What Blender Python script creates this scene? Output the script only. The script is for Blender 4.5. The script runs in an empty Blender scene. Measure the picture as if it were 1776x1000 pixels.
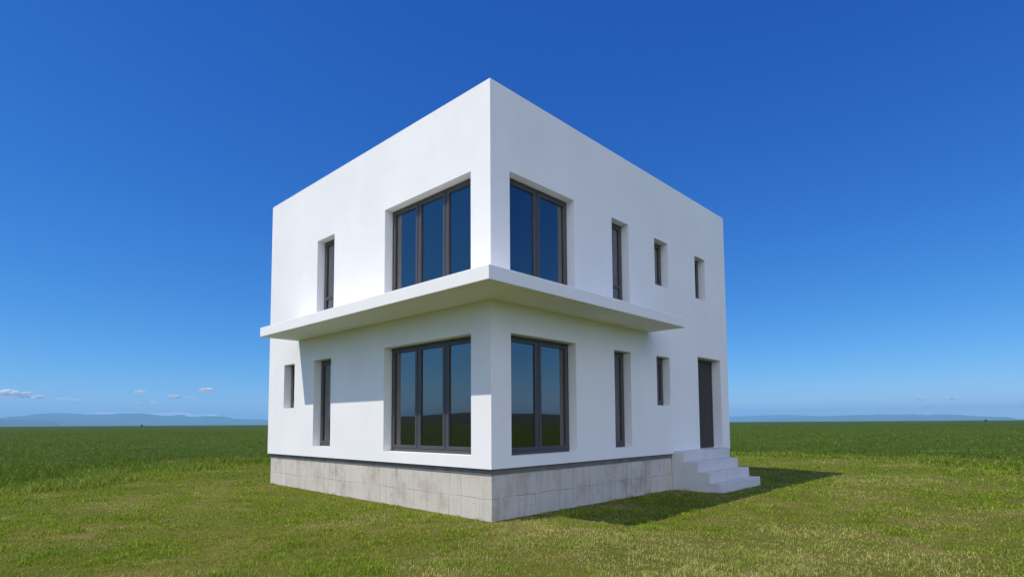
import bpy, math, random
import numpy as np
from mathutils import Matrix, Vector

random.seed(7)
rng = np.random.default_rng(11)
sc = bpy.context.scene
col = sc.collection

# ------------------------------------------------------------------ camera
F_PX, W_PX, PPY = 992.84, 1776.0, 165.8
CAM = Vector((-6.3248, -6.4509, 1.5482))
YAW, PITCH, ROLL = 0.7588, 0.0680, -0.0063
fw = Vector((math.cos(YAW) * math.cos(PITCH), math.sin(YAW) * math.cos(PITCH), math.sin(PITCH)))
rt0 = Vector((math.sin(YAW), -math.cos(YAW), 0))
up0 = rt0.cross(fw)
rt = rt0 * math.cos(ROLL) + up0 * math.sin(ROLL)
up = up0 * math.cos(ROLL) - rt0 * math.sin(ROLL)
cd = bpy.data.cameras.new("camera")
cam = bpy.data.objects.new("camera", cd)
col.objects.link(cam)
cam.matrix_world = Matrix(((rt.x, up.x, -fw.x, CAM.x), (rt.y, up.y, -fw.y, CAM.y), (rt.z, up.z, -fw.z, CAM.z), (0, 0, 0, 1)))
cd.sensor_width = 36.0
cd.lens = F_PX / W_PX * 36.0
cd.shift_y = PPY / W_PX
cd.clip_start = 0.05
cd.clip_end = 200000
sc.camera = cam


def sight(px, py):
    """direction in the world seen at a spot of the photograph (far scenery only)"""
    v = fw * F_PX + rt * (px - 888) - up * (py - 500 - PPY)
    return v.normalized()


# ------------------------------------------------------------------ sky and sun
LIGHT = Vector((1.0, -0.40, -1.675)).normalized()
SUN_EL = math.asin(-LIGHT.z)
SUN_AZ = math.atan2(-LIGHT.x, -LIGHT.y)          # from +Y towards +X
wd = bpy.data.worlds.new("World")
sc.world = wd
wd.use_nodes = True
wn = wd.node_tree
wn.nodes.clear()
sky = wn.nodes.new("ShaderNodeTexSky")
sky.sky_type = 'NISHITA'
sky.sun_disc = False
sky.sun_elevation = SUN_EL
sky.sun_rotation = SUN_AZ
sky.altitude = 3000
sky.air_density = 1.0
sky.dust_density = 0.0
sky.ozone_density = 10.0


def wnode(t, **kw):
    n = wn.nodes.new(t)
    for k_, v_ in kw.items(): setattr(n, k_, v_)
    return n


def wmath(op, a_, b_=None, c_=None, clamp=False):
    n = wnode("ShaderNodeMath", operation=op); n.use_clamp = clamp
    for i_, q_ in enumerate((a_, b_, c_)):
        if q_ is None: continue
        if isinstance(q_, (int, float)): n.inputs[i_].default_value = q_
        else: wn.links.new(q_, n.inputs[i_])
    return n.outputs[0]


# the clear deep blue of the day: contrast per channel on the physical sky
SKY_STRENGTH = 0.15
sep = wnode("ShaderNodeSeparateColor"); wn.links.new(sky.outputs[0], sep.inputs[0])
cmb = wnode("ShaderNodeCombineColor")
for i_, (gain, gam) in enumerate(((1.6, 2.0), (0.81, 1.20), (0.82, 0.68))):
    v_ = wmath('POWER', wmath('MULTIPLY', sep.outputs[i_], SKY_STRENGTH), gam)
    wn.links.new(wmath('MULTIPLY', v_, gain / SKY_STRENGTH), cmb.inputs[i_])
# added sky glow behind the camera, unseen, to brighten the shaded facade
tcw = wnode("ShaderNodeTexCoord")
dotn = wnode("ShaderNodeVectorMath", operation='DOT_PRODUCT'); wn.links.new(tcw.outputs['Generated'], dotn.inputs[0])
dotn.inputs[1].default_value = Vector((-0.55, -0.75, 0.42)).normalized()
mr = wnode("ShaderNodeMapRange", interpolation_type='SMOOTHSTEP'); wn.links.new(dotn.outputs['Value'], mr.inputs[0])
mr.inputs[1].default_value = 0.58; mr.inputs[2].default_value = 0.96
mapw = wnode("ShaderNodeMapping"); wn.links.new(tcw.outputs['Generated'], mapw.inputs[0]); mapw.inputs['Scale'].default_value = (3, 9, 4); mapw.inputs['Rotation'].default_value = (0, 0, 0.5)
nzw = wnode("ShaderNodeTexNoise"); wn.links.new(mapw.outputs[0], nzw.inputs[0]); nzw.inputs['Detail'].default_value = 4; nzw.inputs['Scale'].default_value = 0.8
fill_mask = wmath('MULTIPLY', mr.outputs[0], wmath('MULTIPLY_ADD', nzw.outputs[0], 1.2, 0.4))
FILL_GLOW = 1.2
vc = wnode("ShaderNodeVectorMath", operation='SCALE'); vc.inputs[0].default_value = (1.0, 0.97, 0.93); wn.links.new(wmath('MULTIPLY', fill_mask, FILL_GLOW / SKY_STRENGTH), vc.inputs['Scale'])
addc = wnode("ShaderNodeVectorMath", operation='ADD'); wn.links.new(cmb.outputs[0], addc.inputs[0]); wn.links.new(vc.outputs[0], addc.inputs[1])
bg = wnode("ShaderNodeBackground"); bg.inputs['Strength'].default_value = SKY_STRENGTH
wo = wnode("ShaderNodeOutputWorld")
wn.links.new(addc.outputs[0], bg.inputs['Color'])
wn.links.new(bg.outputs[0], wo.inputs[0])

sl = bpy.data.lights.new("sun", 'SUN')
sl.energy = 4.0
sl.angle = math.radians(0.5)
sl.color = (1.0, 0.925, 0.81)
so = bpy.data.objects.new("sun", sl)
col.objects.link(so)
so.location = (-20, 8, 40)
so.rotation_euler = LIGHT.to_track_quat('-Z', 'Y').to_euler()

sc.view_settings.view_transform = 'Standard'
sc.view_settings.look = 'None'
sc.view_settings.gamma = 1.0
sc.view_settings.use_curve_mapping = False
sc.view_settings.exposure = 0.12
sc.cycles.max_bounces = 8
sc.cycles.transparent_max_bounces = 128
sc.cycles.volume_bounces = 2
sc.cycles.use_denoising = True


# ------------------------------------------------------------------ helpers
def tag(o, label=None, cat=None, group=None, kind=None):
    if label: o["label"] = label
    if cat: o["category"] = cat
    if group: o["group"] = group
    if kind: o["kind"] = kind
    return o


class MB:
    """collects polygons for one mesh"""
    def __init__(s): s.v = []; s.f = []
    def quad(s, a, b, c, d):
        n = len(s.v); s.v += [tuple(a), tuple(b), tuple(c), tuple(d)]; s.f.append((n, n + 1, n + 2, n + 3))
    def box(s, x0, y0, z0, x1, y1, z1):
        n = len(s.v)
        s.v += [(x0, y0, z0), (x1, y0, z0), (x1, y1, z0), (x0, y1, z0), (x0, y0, z1), (x1, y0, z1), (x1, y1, z1), (x0, y1, z1)]
        s.f += [tuple(n + i for i in q) for q in ((0, 3, 2, 1), (4, 5, 6, 7), (0, 1, 5, 4), (1, 2, 6, 5), (2, 3, 7, 6), (3, 0, 4, 7))]
        return s
    def prism(s, poly, z0, z1):
        n = len(s.v); k = len(poly)
        s.v += [(x, y, z0) for x, y in poly] + [(x, y, z1) for x, y in poly]
        s.f.append(tuple(n + i for i in reversed(range(k)))); s.f.append(tuple(n + k + i for i in range(k)))
        for i in range(k):
            j = (i + 1) % k; s.f.append((n + i, n + j, n + k + j, n + k + i))
        return s
    def build(s, name, mat, parent=None, bevel=0, seg=2, merge=False):
        me = bpy.data.meshes.new(name)
        me.from_pydata(s.v, [], s.f)
        if merge:
            import bmesh
            bm = bmesh.new(); bm.from_mesh(me)
            bmesh.ops.remove_doubles(bm, verts=bm.verts, dist=1e-4)
            bm.to_mesh(me); bm.free()
        me.materials.append(mat)
        o = bpy.data.objects.new(name, me)
        col.objects.link(o)
        if parent: o.parent = parent
        if bevel:
            b = o.modifiers.new("bevel", 'BEVEL'); b.width = bevel; b.segments = seg; b.limit_method = 'ANGLE'; b.angle_limit = math.radians(40)
        return o


def np_mesh(name, V, loops, sizes, mat, parent=None, colors=None, smooth=False):
    me = bpy.data.meshes.new(name)
    me.vertices.add(len(V)); me.vertices.foreach_set("co", np.ascontiguousarray(V, np.float32).ravel())
    me.loops.add(len(loops)); me.loops.foreach_set("vertex_index", np.ascontiguousarray(loops, np.int32))
    starts = np.concatenate(([0], np.cumsum(sizes)[:-1])).astype(np.int32)
    me.polygons.add(len(sizes)); me.polygons.foreach_set("loop_start", starts)
    me.update(calc_edges=True)
    if smooth: me.polygons.foreach_set("use_smooth", np.ones(len(sizes), bool))
    if colors is not None:
        at = me.color_attributes.new("tint", 'FLOAT_COLOR', 'POINT')
        c = np.ones((len(V), 4), np.float32); c[:, :3] = colors
        at.data.foreach_set("color", c.ravel())
    me.materials.append(mat)
    o = bpy.data.objects.new(name, me); col.objects.link(o)
    if parent: o.parent = parent
    return o


def mat_new(name):
    m = bpy.data.materials.new(name); m.use_nodes = True
    nt = m.node_tree
    return m, nt, nt.nodes["Principled BSDF"], nt.nodes["Material Output"]


def nd(nt, t, **kw):
    n = nt.nodes.new(t)
    for k, v in kw.items():
        if k in n.inputs: n.inputs[k].default_value = v
        else: setattr(n, k, v)
    return n


def ramp(nt, stops):
    r = nt.nodes.new("ShaderNodeValToRGB")
    e = r.color_ramp.elements
    while len(e) < len(stops): e.new(0.5)
    for i, (p, c) in enumerate(stops):
        e[i].position = p; e[i].color = (*c, 1) if len(c) == 3 else c
    return r


# value noise used for the terrain and for scattering
_perm = rng.random((256, 256))
def vnoise(x, y):
    x = np.asarray(x, float); y = np.asarray(y, float)
    xi = np.floor(x).astype(int); yi = np.floor(y).astype(int); fx = x - xi; fy = y - yi
    fx = fx * fx * (3 - 2 * fx); fy = fy * fy * (3 - 2 * fy)
    g = lambda a, b: _perm[a & 255, b & 255]
    return (g(xi, yi) * (1 - fx) + g(xi + 1, yi) * fx) * (1 - fy) + (g(xi, yi + 1) * (1 - fx) + g(xi + 1, yi + 1) * fx) * fy
def fbm(x, y, o=4):
    s = 0; a = .5; t = 0
    for i in range(o):
        s = s + a * vnoise(x * 2 ** i + 17.3 * i, y * 2 ** i - 9.1 * i); t += a; a *= .5
    return s / t


# ------------------------------------------------------------------ materials
def m_plaster():
    m, nt, p, out = mat_new("white_plaster")
    tc = nd(nt, "ShaderNodeTexCoord")
    n1 = nd(nt, "ShaderNodeTexNoise", Scale=0.7, Detail=5.0, Roughness=0.6)
    n2 = nd(nt, "ShaderNodeTexNoise", Scale=90.0, Detail=4.0, Roughness=0.7)
    n3 = nd(nt, "ShaderNodeTexNoise", Scale=5.0, Detail=6.0)
    mp = nd(nt, "ShaderNodeMapping"); mp.inputs['Scale'].default_value = (1, 1, 0.18)
    nt.links.new(tc.outputs['Object'], n1.inputs['Vector']); nt.links.new(tc.outputs['Object'], n2.inputs['Vector'])
    nt.links.new(tc.outputs['Object'], mp.inputs['Vector']); nt.links.new(mp.outputs[0], n3.inputs['Vector'])
    r1 = ramp(nt, [(0.3, (0.80, 0.80, 0.795)), (0.7, (0.86, 0.86, 0.86))])
    r3 = ramp(nt, [(0.35, (0.95, 0.95, 0.945)), (0.6, (1, 1, 1))])
    mx = nd(nt, "ShaderNodeMix", data_type='RGBA', blend_type='MULTIPLY'); mx.inputs[0].default_value = 0.22
    nt.links.new(n1.outputs[0], r1.inputs[0]); nt.links.new(n3.outputs[0], r3.inputs[0])
    nt.links.new(r1.outputs[0], mx.inputs[6]); nt.links.new(r3.outputs[0], mx.inputs[7])
    nt.links.new(mx.outputs[2], p.inputs['Base Color'])
    p.inputs['Roughness'].default_value = 0.85
    b = nd(nt, "ShaderNodeBump", Strength=0.12, Distance=0.004)
    nt.links.new(n2.outputs[0], b.inputs['Height'])
    n4 = nd(nt, "ShaderNodeTexNoise", Scale=2.2, Detail=2.0); nt.links.new(tc.outputs['Object'], n4.inputs['Vector'])
    b2 = nd(nt, "ShaderNodeBump", Strength=0.25, Distance=0.02); nt.links.new(n4.outputs[0], b2.inputs['Height']); nt.links.new(b.outputs[0], b2.inputs['Normal'])
    nt.links.new(b2.outputs[0], p.inputs['Normal'])
    return m


def m_concrete():
    m, nt, p, out = mat_new("raw_concrete")
    tc = nd(nt, "ShaderNodeTexCoord")
    sx = nd(nt, "ShaderNodeSeparateXYZ"); nt.links.new(tc.outputs['Object'], sx.inputs[0])
    add = nd(nt, "ShaderNodeMath", operation='ADD'); nt.links.new(sx.outputs[0], add.inputs[0]); nt.links.new(sx.outputs[1], add.inputs[1])
    cb = nd(nt, "ShaderNodeCombineXYZ"); nt.links.new(add.outputs[0], cb.inputs[0]); nt.links.new(sx.outputs[2], cb.inputs[1])
    # slight waviness of the formwork joints
    nw = nd(nt, "ShaderNodeTexNoise", Scale=1.1, Detail=3.0); nt.links.new(tc.outputs['Object'], nw.inputs['Vector'])
    sub = nd(nt, "ShaderNodeVectorMath", operation='MULTIPLY_ADD')
    nt.links.new(nw.outputs['Color'], sub.inputs[0]); sub.inputs[1].default_value = (0.10, 0.09, 0); nt.links.new(cb.outputs[0], sub.inputs[2])
    br = nd(nt, "ShaderNodeTexBrick", offset=0.0, squash=1.0)
    br.inputs['Scale'].default_value = 1.0; br.inputs['Mortar Size'].default_value = 0.006; br.inputs['Mortar Smooth'].default_value = 0.6
    br.inputs['Brick Width'].default_value = 1.22; br.inputs['Row Height'].default_value = 0.40
    br.inputs['Color1'].default_value = (0.555, 0.515, 0.455, 1); br.inputs['Color2'].default_value = (0.60, 0.56, 0.50, 1); br.inputs['Mortar'].default_value = (0.57, 0.53, 0.47, 1)
    nt.links.new(sub.outputs[0], br.inputs['Vector'])
    big = nd(nt, "ShaderNodeTexNoise", Scale=1.6, Detail=7.0, Roughness=0.65); nt.links.new(tc.outputs['Object'], big.inputs['Vector'])
    rb = ramp(nt, [(0.30, (0.72, 0.68, 0.62)), (0.50, (1, 1, 1)), (0.75, (1.06, 1.05, 1.04))]); nt.links.new(big.outputs[0], rb.inputs[0])
    m1 = nd(nt, "ShaderNodeMix", data_type='RGBA', blend_type='MULTIPLY'); m1.inputs[0].default_value = 1.0
    nt.links.new(br.outputs['Color'], m1.inputs[6]); nt.links.new(rb.outputs[0], m1.inputs[7])
    jn = nd(nt, "ShaderNodeTexNoise", Scale=2.3, Detail=3.0); nt.links.new(tc.outputs['Object'], jn.inputs['Vector'])
    jr = ramp(nt, [(0.44, (0, 0, 0)), (0.58, (1, 1, 1))]); nt.links.new(jn.outputs[0], jr.inputs[0])
    jm = nd(nt, "ShaderNodeMath", operation='MULTIPLY'); nt.links.new(br.outputs['Fac'], jm.inputs[0]); nt.links.new(jr.outputs[0], jm.inputs[1])
    mj = nd(nt, "ShaderNodeMix", data_type='RGBA'); nt.links.new(jm.outputs[0], mj.inputs[0]); nt.links.new(m1.outputs[2], mj.inputs[6]); mj.inputs[7].default_value = (0.27, 0.25, 0.22, 1)
    m1 = mj
    # streaks of wash running down the boards
    mp = nd(nt, "ShaderNodeMapping"); mp.inputs['Scale'].default_value = (7, 7, 0.5); nt.links.new(tc.outputs['Object'], mp.inputs['Vector'])
    st = nd(nt, "ShaderNodeTexNoise", Scale=1.6, Detail=5.0, Roughness=0.7); nt.links.new(mp.outputs[0], st.inputs['Vector'])
    rs = ramp(nt, [(0.36, (0.80, 0.79, 0.775)), (0.50, (1, 1, 1))]); nt.links.new(st.outputs[0], rs.inputs[0])
    m2 = nd(nt, "ShaderNodeMix", data_type='RGBA', blend_type='MULTIPLY'); m2.inputs[0].default_value = 0.95
    nt.links.new(m1.outputs[2], m2.inputs[6]); nt.links.new(rs.outputs[0], m2.inputs[7])
    # blow holes and form-tie marks
    vo = nd(nt, "ShaderNodeTexVoronoi", Scale=5.5); nt.links.new(tc.outputs['Object'], vo.inputs['Vector'])
    rv = ramp(nt, [(0.0, (0.35, 0.33, 0.31)), (0.055, (0.5, 0.48, 0.46)), (0.09, (1, 1, 1))]); nt.links.new(vo.outputs['Distance'], rv.inputs[0])
    m3 = nd(nt, "ShaderNodeMix", data_type='RGBA', blend_type='MULTIPLY'); m3.inputs[0].default_value = 0.8
    nt.links.new(m2.outputs[2], m3.inputs[6]); nt.links.new(rv.outputs[0], m3.inputs[7])
    nt.links.new(m3.outputs[2], p.inputs['Base Color'])
    p.inputs['Roughness'].default_value = 0.9
    fine = nd(nt, "ShaderNodeTexNoise", Scale=30.0, Detail=8.0, Roughness=0.7); nt.links.new(tc.outputs['Object'], fine.inputs['Vector'])
    inv = nd(nt, "ShaderNodeMath", operation='MULTIPLY_ADD'); nt.links.new(br.outputs['Fac'], inv.inputs[0]); inv.inputs[1].default_value = -2.0
    nt.links.new(fine.outputs[0], inv.inputs[2])
    b = nd(nt, "ShaderNodeBump", Strength=0.5, Distance=0.008); nt.links.new(inv.outputs[0], b.inputs['Height']); nt.links.new(b.outputs[0], p.inputs['Normal'])
    return m


def m_simple(name, c, rough=0.6, metal=0.0, var=0.0, scale=8.0, bump=0.0):
    m, nt, p, out = mat_new(name)
    p.inputs['Roughness'].default_value = rough; p.inputs['Metallic'].default_value = metal
    tc = nd(nt, "ShaderNodeTexCoord")
    n = nd(nt, "ShaderNodeTexNoise", Scale=scale, Detail=5.0, Roughness=0.65); nt.links.new(tc.outputs['Object'], n.inputs['Vector'])
    r = ramp(nt, [(0.3, tuple(x * (1 - var) for x in c)), (0.7, tuple(min(1, x * (1 + var)) for x in c))])
    nt.links.new(n.outputs[0], r.inputs[0]); nt.links.new(r.outputs[0], p.inputs['Base Color'])
    if bump:
        b = nd(nt, "ShaderNodeBump", Strength=bump, Distance=0.01); nt.links.new(n.outputs[0], b.inputs['Height']); nt.links.new(b.outputs[0], p.inputs['Normal'])
    return m


def m_glass():
    m, nt, p, out = mat_new("window_glass")
    nt.nodes.remove(p)
    fr = nd(nt, "ShaderNodeFresnel", IOR=1.5)
    ma = nd(nt, "ShaderNodeMath", operation='MULTIPLY_ADD'); ma.use_clamp = True
    nt.links.new(fr.outputs[0], ma.inputs[0]); ma.inputs[1].default_value = 1.7; ma.inputs[2].default_value = 0.12
    tr = nd(nt, "ShaderNodeBsdfTransparent"); tr.inputs['Color'].default_value = (0.56, 0.57, 0.56, 1)
    gl = nd(nt, "ShaderNodeBsdfGlossy"); gl.inputs['Roughness'].default_value = 0.0; gl.inputs['Color'].default_value = (1.0, 0.96, 0.92, 1)
    tc = nd(nt, "ShaderNodeTexCoord")
    n = nd(nt, "ShaderNodeTexNoise", Scale=0.9, Detail=1.0); nt.links.new(tc.outputs['Object'], n.inputs['Vector'])
    b = nd(nt, "ShaderNodeBump", Strength=0.05, Distance=0.02); nt.links.new(n.outputs[0], b.inputs['Height']); nt.links.new(b.outputs[0], gl.inputs['Normal'])
    mx = nd(nt, "ShaderNodeMixShader")
    nt.links.new(ma.outputs[0], mx.inputs[0]); nt.links.new(tr.outputs[0], mx.inputs[1]); nt.links.new(gl.outputs[0], mx.inputs[2])
    nt.links.new(mx.outputs[0], out.inputs[0])
    return m


def m_blade(name, rough=0.55, trans=0.35, spec=0.12):
    m, nt, p, out = mat_new(name)
    at = nd(nt, "ShaderNodeVertexColor", layer_name="tint")
    nt.links.new(at.outputs[0], p.inputs['Base Color'])
    p.inputs['Roughness'].default_value = rough
    p.inputs['Specular IOR Level'].default_value = spec
    tb = nd(nt, "ShaderNodeBsdfTranslucent"); nt.links.new(at.outputs[0], tb.inputs['Color'])
    mx = nd(nt, "ShaderNodeMixShader"); mx.inputs[0].default_value = trans
    nt.links.new(p.outputs[0], mx.inputs[1]); nt.links.new(tb.outputs[0], mx.inputs[2]); nt.links.new(mx.outputs[0], out.inputs[0])
    return m


def m_turf():
    m, nt, p, out = mat_new("turf_ground")
    tc = nd(nt, "ShaderNodeTexCoord")
    n1 = nd(nt, "ShaderNodeTexNoise", Scale=0.5, Detail=6.0, Roughness=0.65)
    n2 = nd(nt, "ShaderNodeTexNoise", Scale=14.0, Detail=6.0, Roughness=0.75)
    for n in (n1, n2): nt.links.new(tc.outputs['Object'], n.inputs['Vector'])
    r1 = ramp(nt, [(0.32, (0.095, 0.120, 0.014)), (0.5, (0.13, 0.14, 0.022)), (0.68, (0.20, 0.17, 0.055))])
    r2 = ramp(nt, [(0.3, (0.55, 0.55, 0.5)), (0.7, (1.15, 1.1, 1.05))])
    nt.links.new(n1.outputs[0], r1.inputs[0]); nt.links.new(n2.outputs[0], r2.inputs[0])
    mx = nd(nt, "ShaderNodeMix", data_type='RGBA', blend_type='MULTIPLY'); mx.inputs[0].default_value = 1.0
    nt.links.new(r1.outputs[0], mx.inputs[6]); nt.links.new(r2.outputs[0], mx.inputs[7]); nt.links.new(mx.outputs[2], p.inputs['Base Color'])
    p.inputs['Roughness'].default_value = 0.95; p.inputs['Specular IOR Level'].default_value = 0.1
    b = nd(nt, "ShaderNodeBump", Strength=0.8, Distance=0.03); nt.links.new(n2.outputs[0], b.inputs['Height']); nt.links.new(b.outputs[0], p.inputs['Normal'])
    return m


def m_crop():
    m, nt, p, out = mat_new("crop_canopy")
    tc = nd(nt, "ShaderNodeTexCoord")
    n1 = nd(nt, "ShaderNodeTexNoise", Scale=0.02, Detail=6.0, Roughness=0.6)
    n2 = nd(nt, "ShaderNodeTexNoise", Scale=2.6, Detail=8.0, Roughness=0.8)
    for n in (n1, n2): nt.links.new(tc.outputs['Object'], n.inputs['Vector'])
    r1 = ramp(nt, [(0.35, (0.046, 0.080, 0.007)), (0.5, (0.053, 0.088, 0.008)), (0.66, (0.066, 0.095, 0.010))])
    r2 = ramp(nt, [(0.3, (0.5, 0.55, 0.5)), (0.7, (1.3, 1.25, 1.3))])
    nt.links.new(n1.outputs[0], r1.inputs[0]); nt.links.new(n2.outputs[0], r2.inputs[0])
    mx = nd(nt, "ShaderNodeMix", data_type='RGBA', blend_type='MULTIPLY'); mx.inputs[0].default_value = 1.0
    nt.links.new(r1.outputs[0], mx.inputs[6]); nt.links.new(r2.outputs[0], mx.inputs[7]); nt.links.new(mx.outputs[2], p.inputs['Base Color'])
    p.inputs['Roughness'].default_value = 0.9; p.inputs['Specular IOR Level'].default_value = 0.1
    b = nd(nt, "ShaderNodeBump", Strength=1.0, Distance=0.1); nt.links.new(n2.outputs[0], b.inputs['Height']); nt.links.new(b.outputs[0], p.inputs['Normal'])
    return m


PLASTER = m_plaster()
CONCRETE = m_concrete()
FRAME = m_simple("grey_aluminium", (0.065, 0.065, 0.071), 0.42, 0.0, 0.06, 20)
GLASS = m_glass()
ROOM = m_simple("bare_interior_plaster", (0.46, 0.44, 0.41), 0.9, 0, 0.08, 3)
SCREED = m_simple("floor_screed", (0.30, 0.29, 0.27), 0.85, 0, 0.12, 4)
DOOR = m_simple("dark_door_skin", (0.034, 0.027, 0.024), 0.55, 0, 0.08, 6)
STEEL = m_simple("brushed_steel", (0.55, 0.55, 0.56), 0.3, 1.0, 0.05, 30)
DARK_GREY = m_simple("dark_grey_coat", (0.16, 0.155, 0.15), 0.85, 0, 0.25, 5)
STEP = m_simple("smooth_white_concrete", (0.60, 0.595, 0.59), 0.85, 0, 0.07, 2.5, 0.1)
ROOFING = m_simple("roof_membrane", (0.22, 0.22, 0.21), 0.9, 0, 0.1, 3)
TURF = m_turf()
CROP = m_crop()
BLADE = m_blade("grass_blade")
LEAF = m_blade("crop_leaf", 0.55, 0.35, 0.05)

# ------------------------------------------------------------------ ground
BOUND = np.array([(-45, 9.2), (-25, 9.6), (-14, 10.2), (-8, 10.5), (-4.8, 10.7), (-3.3, 10.9), (-1.5, 12.9), (0.4, 14.8), (2.6, 14.3), (8, 15), (14, 12.5), (18, 8.5),
                  (19.8, 4.2), (20.9, -0.65), (20.0, -2.7), (16.7, -4.65), (14, -5.9), (13.0, -8), (13.5, -14), (14, -26), (10, -42), (-12, -48), (-36, -40), (-48, -20)], float)


def field_dist(x, y):
    """distance beyond the edge of the mown yard, positive inside the crop"""
    x = np.asarray(x, float); y = np.asarray(y, float)
    best = np.full(x.shape, 1e18); inside = np.zeros(x.shape, bool)
    n = len(BOUND)
    for i in range(n):
        ax, ay = BOUND[i]; bx, by = BOUND[(i + 1) % n]
        dx, dy = bx - ax, by - ay
        t = np.clip(((x - ax) * dx + (y - ay) * dy) / (dx * dx + dy * dy), 0, 1)
        best = np.minimum(best, (x - ax - t * dx) ** 2 + (y - ay - t * dy) ** 2)
        c = ((ay > y) != (by > y)) & (x < (bx - ax) * (y - ay) / (by - ay + 1e-12) + ax)
        inside ^= c
    d = np.sqrt(best)
    return np.where(inside, -d, d) + (fbm(x * .35, y * .35, 3) - .5) * 1.6


def ground_z(x, y):
    x = np.asarray(x, float); y = np.asarray(y, float)
    r = np.hypot(x, y)
    fall = np.clip(1.3 - r / 60, 0, 1)
    z = 0.0095 * np.clip(y, 0, 12) * np.clip(1 - np.abs(x - 2) / 40, 0, 1)
    z = z + (fbm(x * .45 + 3, y * .45 + 8, 3) - .5) * 0.10 * fall * np.clip(np.hypot(np.maximum(np.maximum(-x, x - 9), 0), np.maximum(np.maximum(-y, y - 8), 0)) / 3, .15, 1)
    return z


def graded(n, a, far):
    t = np.linspace(-1, 1, n)
    k = np.arcsinh(far / a)
    return a * np.sinh(k * t)


def sheet(name, n, a, far, zf, mat, keep=None, cx=4., cy=2.):
    g = graded(n, a, far)
    X, Y = np.meshgrid(g + cx, g + cy, indexing='ij')
    Z = zf(X, Y)
    V = np.stack([X.ravel(), Y.ravel(), Z.ravel()], 1)
    i = np.arange(n - 1)
    I, J = np.meshgrid(i, i, indexing='ij')
    q = np.stack([I * n + J, (I + 1) * n + J, (I + 1) * n + J + 1, I * n + J + 1], -1).reshape(-1, 4)
    if keep is not None:
        k = keep(X, Y)
        q = q[k.ravel()[q].all(1)]
        used = np.unique(q); mp = np.zeros(len(V), int); mp[used] = np.arange(len(used)); V = V[used]; q = mp[q]
    return np_mesh(name, V, q.ravel(), np.full(len(q), 4), mat, smooth=True)


FAR = 49000.0
g = sheet("ground", 420, 14, FAR, ground_z, TURF)
tag(g, kind="structure")


def canopy_z(x, y):
    d = field_dist(x, y)
    h = 0.19 * np.clip((d - 0.6) / 4.0, 0, 1)
    r = np.hypot(x, y)
    h = h + (fbm(x * 1.7, y * 1.7, 3) - .5) * 0.12 * np.clip(d, 0, 1) * np.clip(1.5 - r / 400, 0, 1)
    return ground_z(x, y) - 0.02 + h


c = sheet("crop_field", 640, 10, FAR - 500, canopy_z, CROP, keep=lambda x, y: field_dist(x, y) > 0.0)
tag(c, kind="structure")


# ------------------------------------------------------------------ house
W, D, H, ZB = 9.06, 8.11, 7.1976, 0.827
ZS, ZT = 3.529, 3.738
PL, PR, YL, XR = 0.916, 0.897, 6.535, 4.86
T = 0.35
house = bpy.data.objects.new("house", None)
col.objects.link(house)
tag(house, "white two-storey cubic house with flat roof and dark windows, alone in the grass", "house")

UP0 = ZT + 0.05
LEFT = [(6.712, 7.260, 1.947, 3.005), (4.995, 5.767, 1.061, 3.003), (0.471, 2.971, 1.029, 3.025),
        (4.930, 5.690, UP0, 5.756), (0.472, 2.980, UP0, 5.772)]
RIGHT = [(0.459, 2.221, 1.016, 3.035), (3.500, 4.127, 1.040, 3.026), (5.202, 5.804, 1.928, 3.042), (7.259, 8.582, 0.875, 3.184),
         (0.450, 2.223, UP0, 5.773), (3.495, 4.138, UP0, 5.778), (5.221, 5.844, 4.673, 5.749), (7.233, 7.808, 4.672, 5.758)]


def facade(mb, width, holes, pt):
    """outer face, inner face and reveals of one wall; pt(u, depth, z) gives the point"""
    us = sorted({0, T, width - T, width, *[h[0] for h in holes], *[h[1] for h in holes]})
    zs = sorted({ZB, H, *[h[2] for h in holes], *[h[3] for h in holes]})
    for i in range(len(us) - 1):
        for j in range(len(zs) - 1):
            u = (us[i] + us[i + 1]) / 2; z = (zs[j] + zs[j + 1]) / 2
            if any(a < u < b and z0 < z < z1 for a, b, z0, z1 in holes): continue
            q = [(us[i], zs[j]), (us[i + 1], zs[j]), (us[i + 1], zs[j + 1]), (us[i], zs[j + 1])]
            mb.quad(*[pt(a, 0, b) for a, b in q])
            if T <= u <= width - T: mb.quad(*[pt(a, T, b) for a, b in reversed(q)])
    for a, b, z0, z1 in holes:
        mb.quad(pt(a, 0, z0), pt(a, T, z0), pt(a, T, z1), pt(a, 0, z1)); mb.quad(pt(b, 0, z0), pt(b, 0, z1), pt(b, T, z1), pt(b, T, z0))
        mb.quad(pt(a, 0, z1), pt(a, T, z1), pt(b, T, z1), pt(b, 0, z1)); mb.quad(pt(a, 0, z0), pt(b, 0, z0), pt(b, T, z0), pt(a, T, z0))


wb = MB()
facade(wb, D, LEFT, lambda u, d, z: (d, u, z))
facade(wb, W, RIGHT, lambda u, d, z: (u, d, z))
facade(wb, D, [(1.5, 3.4, 1.04, 3.03), (1.5, 3.4, UP0, 5.77)], lambda u, d, z: (W - d, u, z))
facade(wb, W, [(2.0, 4.2, 1.04, 3.03), (5.6, 6.8, UP0 + .9, 5.77)], lambda u, d, z: (u, D - d, z))
for z in (ZB, H):
    wb.quad((0, 0, z), (W, 0, z), (W - T, T, z), (T, T, z)); wb.quad((W, 0, z), (W, D, z), (W - T, D - T, z), (W - T, T, z))
    wb.quad((W, D, z), (0, D, z), (T, D - T, z), (W - T, D - T, z)); wb.quad((0, D, z), (0, 0, z), (T, T, z), (T, D - T, z))
import bmesh
wall = wb.build("wall", PLASTER, house, merge=True)
bm = bmesh.new(); bm.from_mesh(wall.data); bmesh.ops.recalc_face_normals(bm, faces=bm.faces); bm.to_mesh(wall.data); bm.free()

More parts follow.
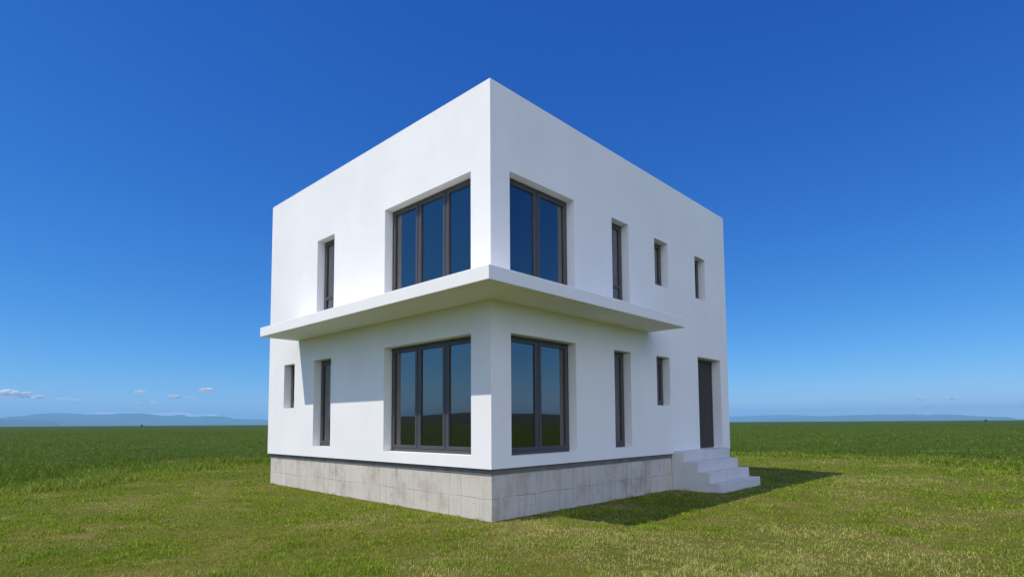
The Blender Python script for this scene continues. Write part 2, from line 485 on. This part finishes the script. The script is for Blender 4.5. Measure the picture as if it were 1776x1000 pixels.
MB().box(T + .003, T + .003, H - .55, W - T - .003, D - T - .003, H - .32).build("roof", ROOFING, house)
INS = 0.06
MB().box(INS, INS, -0.5, W - INS, D - INS, ZB - .003).build("foundation", CONCRETE, house, bevel=0.006)
MB().prism([(-PL, -PR), (XR, -PR), (XR, -.002), (-.002, -.002), (-.002, YL), (-PL, YL)], ZS, ZT).build("canopy_slab", PLASTER, house, bevel=0.008)
MB().box(INS - .012, INS - .012, ZB - .098, W - INS + .012, D - INS + .012, ZB - .004).build("dark_strip", DARK_GREY, house)  # dark grey band round the top of the foundation
# inside: floors and partitions seen through the glass
MB().box(T + .003, T + .003, ZB, W - T - .003, D - T - .003, ZB + .05).build("floor", SCREED, house)
MB().box(T + .003, T + .003, ZS - .02, W - T - .003, D - T - .003, ZT + .02).build("floor", ROOM, house)
pw = MB()
for z0, z1 in ((ZB + .052, ZS - .022), (ZT + .022, H - .552)):
    pw.box(T + .004, 3.25, z0, 3.2, 3.37, z1); pw.box(2.62, T + .004, z0, 2.74, 2.2, z1)
    pw.box(4.5, T + .004, z0, 4.62, D - T - .004, z1); pw.box(T + .004, 6.1, z0, 4.49, 6.22, z1)
    pw.box(6.3, T + .004, z0, 6.42, 4.0, z1)
pw.build("partition", ROOM, house)


def window(side, hole, n, depth=0.18, transom=None, fw_=0.05, label=None):
    a, b, z0, z1 = hole
    e = 0.002
    fm, gm = MB(), MB()
    def bx(mb, u0, u1, d0, d1, s0, s1):
        if side == 'L': mb.box(d0, u0, s0, d1, u1, s1)
        else: mb.box(u0, d0, s0, u1, d1, s1)
    d0, d1 = depth, depth + 0.075
    # fixed outer frame, butted end to end
    bx(fm, a + e, a + fw_, d0, d1, z0 + e, z1 - e); bx(fm, b - fw_, b - e, d0, d1, z0 + e, z1 - e)
    bx(fm, a + fw_, b - fw_, d0, d1, z0 + e, z0 + fw_ + .015); bx(fm, a + fw_, b - fw_, d0, d1, z1 - fw_, z1 - e)
    pw_ = (b - a - 2 * fw_) / n
    for k in range(1, n):
        u = a + fw_ + k * pw_; bx(fm, u - .022, u + .022, d0, d1, z0 + fw_ + .015, z1 - fw_)
    f = None
    sm = MB()
    for k in range(n):
        u0 = a + fw_ + k * pw_ + (.022 if k else 0) + .003; u1 = a + fw_ + (k + 1) * pw_ - (.022 if k < n - 1 else 0) - .003
        s0, s1 = z0 + fw_ + .018, z1 - fw_ - .003
        w = 0.055
        bx(sm, u0, u0 + w, d0 - .012, d1 - .02, s0, s1); bx(sm, u1 - w, u1, d0 - .012, d1 - .02, s0, s1)
        bx(sm, u0 + w, u1 - w, d0 - .012, d1 - .02, s0, s0 + w); bx(sm, u0 + w, u1 - w, d0 - .012, d1 - .02, s1 - w, s1)
        if transom: bx(sm, u0 + w, u1 - w, d0 - .012, d1 - .02, transom - .03, transom + .03)
        cuts = [s0 + w, transom - .03, transom + .03, s1 - w] if transom else [s0 + w, s1 - w]
        for q in range(0, len(cuts), 2): bx(gm, u0 + w, u1 - w, d0 + .02, d0 + .026, cuts[q], cuts[q + 1])
    f = fm.build("window", FRAME, house, bevel=0.003, seg=1)
    sm.build("sash", FRAME, f, bevel=0.004, seg=1)
    gm.build("pane", GLASS, f)
    if label: f["label"] = label
    return f


window('L', LEFT[0], 1, label="small square window of the left facade")
window('L', LEFT[1], 1)
window('L', LEFT[2], 3, label="wide ground-floor window with three tall panes")
window('L', LEFT[3], 1, transom=4.42)
window('L', LEFT[4], 3, label="wide upper window with three tall panes")
window('R', RIGHT[0], 2, label="ground-floor window with two tall panes")
window('R', RIGHT[1], 1)
window('R', RIGHT[2], 1)
window('R', RIGHT[4], 2, label="upper window with two tall panes")
window('R', RIGHT[5], 1, transom=4.42)
window('R', RIGHT[6], 1)
window('R', RIGHT[7], 1)
# the two facades turned away from the photograph
def back_window(a0, b0, z0, z1, axis):
    e = .06
    f, gl = MB(), MB()
    def bx(mb, u0, u1, d0, d1, s0, s1):
        if axis == 'x': mb.box(W - d1, u0, s0, W - d0, u1, s1)
        else: mb.box(u0, D - d1, s0, u1, D - d0, s1)
    bx(f, a0 + .002, a0 + e, .18, .25, z0 + .002, z1 - .002); bx(f, b0 - e, b0 - .002, .18, .25, z0 + .002, z1 - .002)
    bx(f, a0 + e, b0 - e, .18, .25, z0 + .002, z0 + e); bx(f, a0 + e, b0 - e, .18, .25, z1 - e, z1 - .002)
    bx(gl, a0 + e, b0 - e, .2, .206, z0 + e, z1 - e)
    fo = f.build("window", FRAME, house); gl.build("pane", GLASS, fo)
for h in [(1.5, 3.4, 1.04, 3.03), (1.5, 3.4, UP0, 5.77)]: back_window(*h, 'x')
for h in [(2.0, 4.2, 1.04, 3.03), (5.6, 6.8, UP0 + .9, 5.77)]: back_window(*h, 'y')

# entrance door
a, b, z0, z1 = RIGHT[3]
dm = MB(); dm.box(a + .05, .25, z0 + .03, b - .05, .30, z1 - .05)
door = dm.build("door", DOOR, house, bevel=.004, seg=1)
fm = MB(); fm.box(a + .002, .235, z0 + .002, a + .048, .31, z1 - .002).box(b - .048, .235, z0 + .002, b - .002, .31, z1 - .002).box(a + .048, .235, z1 - .048, b - .048, .31, z1 - .002).box(a + .048, .235, z0 + .002, b - .048, .31, z0 + .028)
fm.build("door_frame", FRAME, door, bevel=.003, seg=1)
hm = MB(); hm.box(a + .10, .19, 1.90, a + .115, .249, 1.915).box(a + .10, .18, 1.90, a + .23, .19, 1.918)
hm.build("handle", STEEL, door, bevel=.003, seg=2)

# entrance steps: four risers, the landing a little wider
X0, X1 = 5.886, 8.115
sd = [0.247, 0.585, 0.855, 1.120]; sz = [0.885, 0.656, 0.432, 0.211]
st = MB()
prof = [(0.0, -.4)]
y_back = INS - .004
stairs = MB()
n0 = [(y_back, -.3), (-sd[3], -.3), (-sd[3], sz[3]), (-sd[2], sz[3]), (-sd[2], sz[2]), (-sd[1], sz[2]), (-sd[1], sz[1]), (-sd[0], sz[1]), (-sd[0], sz[0] - .0), (y_back, sz[0])]
k = len(n0)
stairs.v = [(X0, y, z) for y, z in n0] + [(X1, y, z) for y, z in n0]
stairs.f = [tuple(range(k)), tuple(range(2 * k - 1, k - 1, -1))] + [(i, k + i, k + (i + 1) % k, (i + 1) % k) for i in range(k)]
stairs.box(X1 + .001, -sd[0], -.3, 8.44, y_back, sz[0])
s_ob = stairs.build("entrance_steps", STEP, house, bevel=0.012)
bm = bmesh.new(); bm.from_mesh(s_ob.data); bmesh.ops.recalc_face_normals(bm, faces=bm.faces); bm.to_mesh(s_ob.data); bm.free()
s_ob["label"] = "four white concrete steps up to the entrance door"


# ------------------------------------------------------------------ grass, weeds, crop leaves
def blades(name, x, y, z, h, w, lean, tint, mat, kind, curl=0.35, segs=2):
    """each blade a narrow tapering strip that bends over; all of them one mesh"""
    n = len(x)
    th = rng.uniform(0, 2 * np.pi, n); ph = rng.uniform(0, 2 * np.pi, n)
    ux, uy = np.cos(th), np.sin(th)               # width direction
    lx, ly = np.cos(ph) * lean, np.sin(ph) * lean   # lean
    V = np.empty((n, 5, 3), np.float32)
    mid = .55
    for i, (sgn) in enumerate((-1, 1)):
        V[:, i, 0] = x + sgn * ux * w / 2; V[:, i, 1] = y + sgn * uy * w / 2; V[:, i, 2] = z - .01
        V[:, 2 + i, 0] = x + sgn * ux * w * .42 + lx * h * mid * .6; V[:, 2 + i, 1] = y + sgn * uy * w * .42 + ly * h * mid * .6; V[:, 2 + i, 2] = z + h * mid
    V[:, 4, 0] = x + lx * h * (1 + curl); V[:, 4, 1] = y + ly * h * (1 + curl); V[:, 4, 2] = z + h * (1 - .35 * np.minimum(lean, 1.4))
    base = (np.arange(n) * 5)[:, None]
    loops = (base + np.array([0, 1, 3, 2, 2, 3, 4])[None]).ravel()
    sizes = np.tile([4, 3], n)
    C = np.repeat(tint[:, None, :], 5, 1).reshape(-1, 3)
    o = np_mesh(name, V.reshape(-1, 3), loops, sizes, mat, colors=C)
    tag(o, kind=kind)
    return o


def sector(r0, r1, dens, half=math.radians(62)):
    """points in front of where the photographer stands, thinning with distance"""
    rr = np.geomspace(r0, r1, 60); xs, ys, rs = [], [], []
    for a_, b_ in zip(rr[:-1], rr[1:]):
        rm = (a_ + b_) / 2
        m = int(dens(rm) * half * (b_ * b_ - a_ * a_))
        r = np.sqrt(rng.uniform(a_ * a_, b_ * b_, m)); t = YAW + rng.uniform(-half, half, m)
        xs.append(CAM.x + r * np.cos(t)); ys.append(CAM.y + r * np.sin(t)); rs.append(r)
    return np.concatenate(xs), np.concatenate(ys), np.concatenate(rs)


def clear_of_house(x, y, m=0.02):
    h_ = (x > INS - m) & (x < W - INS + m) & (y > INS - m) & (y < D - INS + m)
    s_ = (x > X0 - m) & (x < 8.44 + m) & (y > -sd[3] - m) & (y < .1)
    return ~(h_ | s_)


GREEN = np.array((0.215, 0.330, 0.016)); DEEP = np.array((0.085, 0.165, 0.010)); STRAW = np.array((0.53, 0.48, 0.17)); LIME = np.array((0.36, 0.43, 0.026))

x, y, r = sector(3.2, 36, lambda r: 3300 * min(1, (6.5 / r)) ** 1.5)
d = field_dist(x, y)
k = clear_of_house(x, y) & (d < 4.0) & (rng.random(len(x)) < np.clip((4.2 - d) / 3.5, 0, 1))
x, y, r, d = x[k], y[k], r[k], d[k]
patch = .45 * fbm(x * .28 + 40, y * .28 + 5, 3) + .55 * fbm(x * 1.1 + 11, y * 1.1 + 7, 4)
tuft = .5 * fbm(x * 1.9, y * 1.9, 3) + .5 * fbm(x * 6.1 + 4, y * 6.1, 2)
keep = rng.random(len(x)) < np.clip(.25 + 2.4 * (tuft - .34), .10, 1)
x, y, r, d, patch, tuft = [q[keep] for q in (x, y, r, d, patch, tuft)]
n = len(x)
dry_bias = np.clip((x - y * .9 + 2.5) / 26, -.10, .16) - .22 * np.clip((r - 12) / 7, 0, 1)        # drier towards the front right of the yard
dry = np.clip((patch - .47 + dry_bias * .55) * 4.2 + rng.normal(0, .30, n) - (tuft - .5) * 2.2, 0, 1)
mixc = rng.random((n, 1))
tint = GREEN * (1 - mixc) + np.where(rng.random((n, 1)) < .5, DEEP, LIME) * mixc
tint = tint * (1 - dry[:, None] * .9) + STRAW * dry[:, None] * .9
tint *= rng.uniform(.65, 1.35, (n, 1)) * (1.18 - .36 * fbm(x * 1.6 + 70, y * 1.6 + 30, 3))[:, None]
edge = np.clip((d + 1.6) / 2.2, 0, 1)
h = rng.uniform(.022, .060, n) * np.clip(.25 + 1.7 * (tuft - .2) + 3.5 * np.clip(tuft - .60, 0, 1), .3, 2.6) * (1 + 1.6 * edge)
w = .0044 * np.maximum(1, r / 6.5) ** .8 * rng.uniform(.7, 1.4, n)
blades("grass", x, y, ground_z(x, y), h, w, rng.uniform(.2, 1.25, n), tint, BLADE, "stuff")

# taller weeds and seeded grass along the edge of the mown yard
x, y, r = sector(9, 45, lambda r: 1500 * (10 / r) ** 1.3)
d = field_dist(x, y)
cl = fbm(x * .8 + 9, y * .8 + 3, 4)
k = (d > -1.1) & (d < 5.5) & (rng.random(len(x)) < np.clip((cl - .42) * 5.5, 0.02, 1) * np.exp(-((d - 1.2) / 2.0) ** 2)) & clear_of_house(x, y)
x, y, r, d, cl = x[k], y[k], r[k], d[k], cl[k]
n = len(x)
pick = rng.random((n, 1))
tint = np.where(pick < .14, np.array((0.40, 0.37, 0.12)), np.where(pick < .6, np.array((0.13, 0.215, 0.016)), np.array((0.24, 0.33, 0.03)))) * rng.uniform(.7, 1.25, (n, 1))
m_ = 1100
ux = np.where(rng.random(m_) < .5, rng.uniform(-.1, 8, m_), -rng.uniform(0, 6, m_))
off = np.abs(rng.normal(0, .10, m_)) + .015
kx = np.where(ux < 0, -ux, INS - off); ky = np.where(ux < 0, INS - off, ux)
kk = (rng.random(m_) < np.clip((fbm(kx * 1.7 + 2, ky * 1.7 + 6, 3) - .42) * 6, .05, 1)) & clear_of_house(kx, ky, .01)
kx, ky = kx[kk], ky[kk]
x = np.concatenate([x, kx]); y = np.concatenate([y, ky]); r = np.concatenate([r, np.full(len(kx), 8.)]); cl = np.concatenate([cl, np.full(len(kx), -.08)])
tint = np.concatenate([tint, np.where(rng.random((len(kx), 1)) < .35, STRAW, GREEN) * rng.uniform(.6, 1.1, (len(kx), 1))])
n = len(x)
blades("weeds", x, y, ground_z(x, y), rng.uniform(.07, .25, n) * (.2 + 1.4 * cl), .011 * np.maximum(1, r / 14) ** .7 * rng.uniform(.6, 1.3, n), rng.uniform(.25, 1.3, n), tint, BLADE, "stuff")

# the young crop itself
x, y, r = sector(9, 150, lambda r: 470 * (12 / r) ** 1.6)
d = field_dist(x, y)
k = (d > .25) & (rng.random(len(x)) < np.clip(.15 + d / 4, 0, 1))
x, y, r, d = x[k], y[k], r[k], d[k]
n = len(x)
pt = fbm(x * .15, y * .15, 4)
tint = np.array((0.105, 0.175, 0.012)) * (1 - pt[:, None]) + np.array((0.14, 0.215, 0.018)) * pt[:, None]
tint = np.where(rng.random((n, 1)) < .16, np.array((0.22, 0.29, 0.07)), tint) * rng.uniform(.75, 1.25, (n, 1))
blades("crop_leaves", x, y, ground_z(x, y) + .05 * np.clip(d / 2, 0, 1), rng.uniform(.12, .29, n) * np.clip(.35 + d / 5.5, 0, 1) * (.7 + .6 * fbm(x * .5 + 3, y * .5 + 1, 3)), .013 * np.maximum(1, r / 14) ** .75 * rng.uniform(.7, 1.3, n), rng.uniform(.2, 1.1, n), tint, LEAF, "stuff")


# ------------------------------------------------------------------ far scenery
def az_el(px, py):
    v = sight(px, py); return math.atan2(v.y, v.x), v.z / math.hypot(v.x, v.y)


def ridge(name, pts, R, depth, mat, rough=0.05, snow=None):
    """a range of hills with a front slope, crest and back slope; pts follow its skyline"""
    ae = sorted((az_el(*p) for p in pts), key=lambda q: q[0])
    A = np.array([q[0] for q in ae]); E_ = np.maximum(np.array([q[1] for q in ae]), 0.0004)
    na, nr = int(max(60, (A[-1] - A[0]) / .0011)), 15
    aa = np.linspace(A[0], A[-1], na); hh = np.interp(aa, A, E_) * R + CAM.z
    rows = np.linspace(-1, 1, nr)
    V = []
    for i, a_ in enumerate(aa):
        for q in rows:
            rad = R + q * depth
            s = (1 - abs(q)) ** .8
            nz = (vnoise(a_ * R / 1900 + 5, q * depth / 2300 + R / 999) - .5) * 2 * rough * (1 - (1 - abs(q)) ** 2 * .8) * (1 - abs(q)) * 1.5
            nz += (vnoise(a_ * R / 420, q * 3 + R) - .5) * rough * .35
            z = hh[i] * (s + nz * (0 if abs(q) > .99 else 1)) if abs(q) < .99 else -5
            V.append((CAM.x + rad * math.cos(a_), CAM.y + rad * math.sin(a_), z))
    idx = np.arange(na * nr).reshape(na, nr)
    q = np.stack([idx[:-1, :-1], idx[1:, :-1], idx[1:, 1:], idx[:-1, 1:]], -1).reshape(-1, 4)
    o = np_mesh(name, np.array(V), q.ravel(), np.full(len(q), 4), mat, smooth=True)
    tag(o, kind="structure")
    return o


HILL = m_simple("wooded_hill", (0.06, 0.085, 0.06), 1.0, 0, 0.25, 0.0006)
WOOD = m_simple("dark_wood", (0.030, 0.045, 0.022), 1.0, 0, 0.4, 0.02)
SNOWY = m_simple("snowy_mountain", (0.78, 0.80, 0.82), 0.9, 0, 0.2, 0.0005)
ridge("hills", [(-260, 727), (-120, 724), (0, 723.5), (18, 721.5), (40, 720.8), (60, 717.5), (85, 716), (110, 715.8), (135, 717), (160, 718), (190, 718), (215, 716), (235, 716.5), (247, 716.2), (267, 718.5),
                (285, 720.6), (296, 720), (308, 718.8), (317, 718.8), (327, 722), (339, 722.2), (355, 720.5), (389, 721.5), (409, 725.5), (450, 726.4), (560, 729), (700, 733)], 26000, 3300, HILL)
ridge("hills", [(-300, 724), (-90, 724), (0, 726), (24, 726.8), (60, 727.3), (90, 730), (103, 733.8)], 17000, 1800, HILL)
ridge("hills", [(1000, 732), (1150, 724), (1270, 721.5), (1327, 719.5), (1361, 718), (1392, 719.5), (1441, 722), (1520, 723), (1600, 727)], 33000, 3300, HILL)
ridge("hills", [(1290, 731), (1340, 726.5), (1380, 722.5), (1441, 720.6), (1481, 718.6), (1512, 718.8), (1529, 717.6), (1555, 718.8), (1583, 717.2), (1606, 719.3), (1626, 717.7), (1666, 719), (1692, 721), (1751, 722.7), (1764, 726), (1790, 726), (1900, 721), (2100, 726)], 25000, 2900, HILL)
ridge("mountains", [(-60, 728), (0, 722.5), (30, 721.5), (55, 719), (130, 717), (160, 715.2), (180, 713.8), (205, 714.2), (225, 715), (262, 716), (290, 714.6), (306, 714), (330, 716), (345, 718.5), (370, 718), (400, 723), (470, 731)], 41000, 3600, SNOWY, rough=.08)

# low wooded hills far behind the photographer (seen mirrored in the glass)
def hill_band(a0, a1, R, hmax, depth):
    na, nr = 160, 9
    V = []
    for i in range(na):
        t = i / (na - 1); a_ = a0 + (a1 - a0) * t
        hgt = hmax * (.55 + .45 * float(fbm(np.array(a_ * 7.0), np.array(1.3 + R * .001), 4))) * min(1, t * 6, (1 - t) * 6)
        for j in range(nr):
            q = -1 + 2 * j / (nr - 1)
            V.append((CAM.x + (R + q * depth) * math.cos(a_), CAM.y + (R + q * depth) * math.sin(a_), hgt * (1 - q * q) - 1))
    idx = np.arange(na * nr).reshape(na, nr)
    q = np.stack([idx[:-1, :-1], idx[1:, :-1], idx[1:, 1:], idx[:-1, 1:]], -1).reshape(-1, 4)
    o = np_mesh("hills", np.array(V), q.ravel(), np.full(len(q), 4), WOOD, smooth=True)
    tag(o, kind="structure")
hill_band(YAW + 1.05, YAW + 2 * math.pi - 1.05, 750, 30, 90)


# a lone tree and a bush out on the field's edge, a few pixels high
def far_tree(px, R, hgt, wid, name, label, cat):
    a_, _ = az_el(px, 735)
    root = bpy.data.objects.new(name, None); col.objects.link(root)
    root.location = (CAM.x + R * math.cos(a_), CAM.y + R * math.sin(a_), 0)
    tag(root, label, cat)
    tr = MB()
    for i in range(8):
        t0, t1 = i * math.pi / 4, (i + 1) * math.pi / 4
        r0, r1 = .06 * hgt, .03 * hgt
        tr.quad((r0 * math.cos(t0), r0 * math.sin(t0), 0), (r0 * math.cos(t1), r0 * math.sin(t1), 0), (r1 * math.cos(t1), r1 * math.sin(t1), hgt * .6), (r1 * math.cos(t0), r1 * math.sin(t0), hgt * .6))
    tr.build("trunk", m_simple("bark", (.10, .075, .05), .9, 0, .2, 8), root)
    n = 1500
    u = rng.normal(0, 1, (n, 3)); u /= np.linalg.norm(u, axis=1)[:, None]
    p = u * (rng.random((n, 1)) ** .45) * np.array((wid / 2, wid / 2, hgt * .36)) * (0.75 + .5 * fbm(u[:, 0] * 2 + 5, u[:, 2] * 2 + u[:, 1], 3))[:, None] + np.array((0, 0, hgt * .64))
    s = .07 * wid
    a1 = rng.normal(0, s, (n, 3)); a2 = rng.normal(0, s, (n, 3))
    V = np.stack([p - a1, p + a2, p + a1, p - a2], 1).reshape(-1, 3)
    np_mesh("crown", V, np.arange(4 * n), np.full(n, 4), LEAF, root, colors=np.repeat(np.array((.04, .07, .02)) * rng.uniform(.7, 1.3, (n, 1)), 4, 0))
far_tree(246, 640, 2.3, 1.5, "tree", "tiny dark tree on the horizon left of the house, in front of the blue hills", "tree")
far_tree(1710, 800, 1.8, 2.4, "bush", "tiny low bush on the horizon right of the house, under the blue hills", "bush")


# ------------------------------------------------------------------ clouds, above the haze
def m_cloud(alpha):
    m, nt, p, out = mat_new("cloud_vapour")
    nt.nodes.remove(p)
    df = nd(nt, "ShaderNodeBsdfDiffuse"); df.inputs['Color'].default_value = (.98, .98, .98, 1)
    tl = nd(nt, "ShaderNodeBsdfTranslucent"); tl.inputs['Color'].default_value = (.98, .98, .98, 1)
    m1 = nd(nt, "ShaderNodeMixShader"); m1.inputs[0].default_value = .45
    ge = nd(nt, "ShaderNodeNewGeometry")     # light scatters many times inside a cloud: soften the facing
    na = nd(nt, "ShaderNodeVectorMath", operation='ADD'); na.inputs[1].default_value = (-.5, 0, 4.0); nt.links.new(ge.outputs['Normal'], na.inputs[0])
    nn = nd(nt, "ShaderNodeVectorMath", operation='NORMALIZE'); nt.links.new(na.outputs[0], nn.inputs[0]); nt.links.new(nn.outputs[0], df.inputs['Normal'])
    nt.links.new(df.outputs[0], m1.inputs[1]); nt.links.new(tl.outputs[0], m1.inputs[2])
    tr = nd(nt, "ShaderNodeBsdfTransparent")
    m2 = nd(nt, "ShaderNodeMixShader"); m2.inputs[0].default_value = alpha
    nt.links.new(tr.outputs[0], m2.inputs[1]); nt.links.new(m1.outputs[0], m2.inputs[2]); nt.links.new(m2.outputs[0], out.inputs[0])
    return m
CLOUD, WISP = m_cloud(.88), m_cloud(.5)
_bm = bmesh.new(); bmesh.ops.create_icosphere(_bm, subdivisions=2, radius=1.0)
_bm.verts.ensure_lookup_table()
ICO_V = np.array([v.co[:] for v in _bm.verts]); ICO_F = np.array([[v.index for v in f.verts] for f in _bm.faces]); _bm.free()


def cloud(px, py, wpx, hpx, label, n=60, base=1500.0, dens=.75):
    a_, e_ = az_el(px, py)
    R = base / e_
    cth = F_PX / math.hypot(F_PX, px - 888)
    wid, hgt = wpx / F_PX * R * cth * cth * .95, hpx / F_PX * R * cth * .95
    u = rng.normal(0, .27, n); v = rng.normal(0, .27, n)
    prof = np.clip(1 - (u * 1.7) ** 2, .05, 1) * (.25 + 1.1 * vnoise(u * 8 + px, v * 3 + 3))
    wz = rng.random(n) * prof; u[:14] = np.linspace(-.42, .42, 14); v[:14] *= .15; prof[:14] = .3; wz[:14] = .12; wz[14:] = np.minimum(wz[14:], .7)
    c = np.stack([u * wid, v * wid * .7, wz * hgt * .8], 1)
    n_ = n; s = rng.uniform(.2, 1.0, n) ** 1.3 * hgt * .30 * (.4 + prof); u[14:] = np.clip(u[14:], -.46, .46); s[:14] = np.maximum(hgt * .10, wid * .055) * rng.uniform(.85, 1.2, 14)
    ca, sa = math.cos(a_ - math.pi / 2), math.sin(a_ - math.pi / 2)
    c[14:, 1] = np.clip(c[14:, 1], -s[14:] * 1.2, s[14:] * 1.2)
    P = c[:, None, :] + ICO_V[None] * s[:, None, None] * np.array((1.7, 1.7, .8)) * (1 + .25 * (rng.random((n, len(ICO_V), 1)) - .5))
    X = P[..., 0] * ca - P[..., 1] * sa; Y = P[..., 0] * sa + P[..., 1] * ca
    V = np.stack([X, Y, P[..., 2]], -1).reshape(-1, 3)
    Fc = (ICO_F[None] + (np.arange(n) * len(ICO_V))[:, None, None]).reshape(-1, 3)
    o = np_mesh("cloud", V, Fc.ravel(), np.full(len(Fc), 3), CLOUD if dens > .5 else WISP, smooth=True)
    md = o.modifiers.new("fuse", 'REMESH'); md.mode = 'VOXEL'; md.voxel_size = max(wid / 170, hgt / 26); md.use_smooth_shade = True
    me2 = bpy.data.meshes.new_from_object(o.evaluated_get(bpy.context.evaluated_depsgraph_get()))
    o.modifiers.clear(); o.data = me2; me2.name = "cloud"
    o.location = (CAM.x + R * math.cos(a_), CAM.y + R * math.sin(a_), CAM.z + base - hgt * .4)
    tag(o, label, "cloud", "small clouds low over the horizon")


cloud(8, 681, 70, 16, "largest white cloud, cut off by the left edge of the photo above the hills", 130)
cloud(44, 682, 22, 9, "small white cloud touching the right end of the largest cloud", 40)
cloud(65, 687, 24, 8, "round bright cloud just right of the largest cloud at far left", 50)
cloud(108, 690, 26, 3.4, "thin streak of cloud, upper one of the two streaks right of the round bright cloud", 30, dens=.38)
cloud(132, 692, 20, 4.2, "thin faint streak of cloud, lower of the two streaks right of the round bright cloud", 26, dens=.38)
cloud(243, 679, 26, 7, "faint oval cloud above the small pair, left of the house", 46, dens=.38)
cloud(241, 699, 20, 5, "low white cloud, left one of the small pair close above the hills", 36)
cloud(267, 697, 16, 6, "low wispy cloud, right one of the small pair close above the hills", 26, dens=.38)
cloud(303, 686, 28, 8, "bright white cloud with a thin tail, just below the topmost cloud on the left", 56)
cloud(331, 688, 22, 3.5, "thin tail of cloud stretching right from a bright white cloud", 22, dens=.38)
cloud(358, 675, 28, 7.5, "topmost small white cloud left of the house", 60)
cloud(1598, 690, 22, 6.5, "bright small cloud right of the house, left one of the upper two", 46)
cloud(1650, 689, 32, 5.5, "flat white cloud right of the house, right one of the upper two", 46)
cloud(1564, 698, 16, 4, "small flat cloud just below and left of the upper two clouds on the right", 28)
cloud(1612, 703, 28, 3.4, "thin streak of cloud between the hills and the upper two clouds on the right", 26, dens=.38)
cloud(1697, 704, 14, 4, "tiny faint cloud low over the hills near the right edge", 20, dens=.38)

# ------------------------------------------------------------------ the air: one box of haze round everything but the clouds
hz = MB().box(-50000, -50000, -6, 50000, 50000, 905)
hm_, hnt, hp, hout = mat_new("haze_air")
hnt.nodes.remove(hp)
pv = nd(hnt, "ShaderNodeVolumePrincipled")
pv.inputs['Color'].default_value = (0.30, 0.66, 1.0, 1)
pv.inputs['Density'].default_value = 5.2e-5
pv.inputs['Anisotropy'].default_value = 0.0
hnt.links.new(pv.outputs[0], hout.inputs['Volume'])
haze = hz.build("haze", hm_)
tag(haze, kind="stuff")
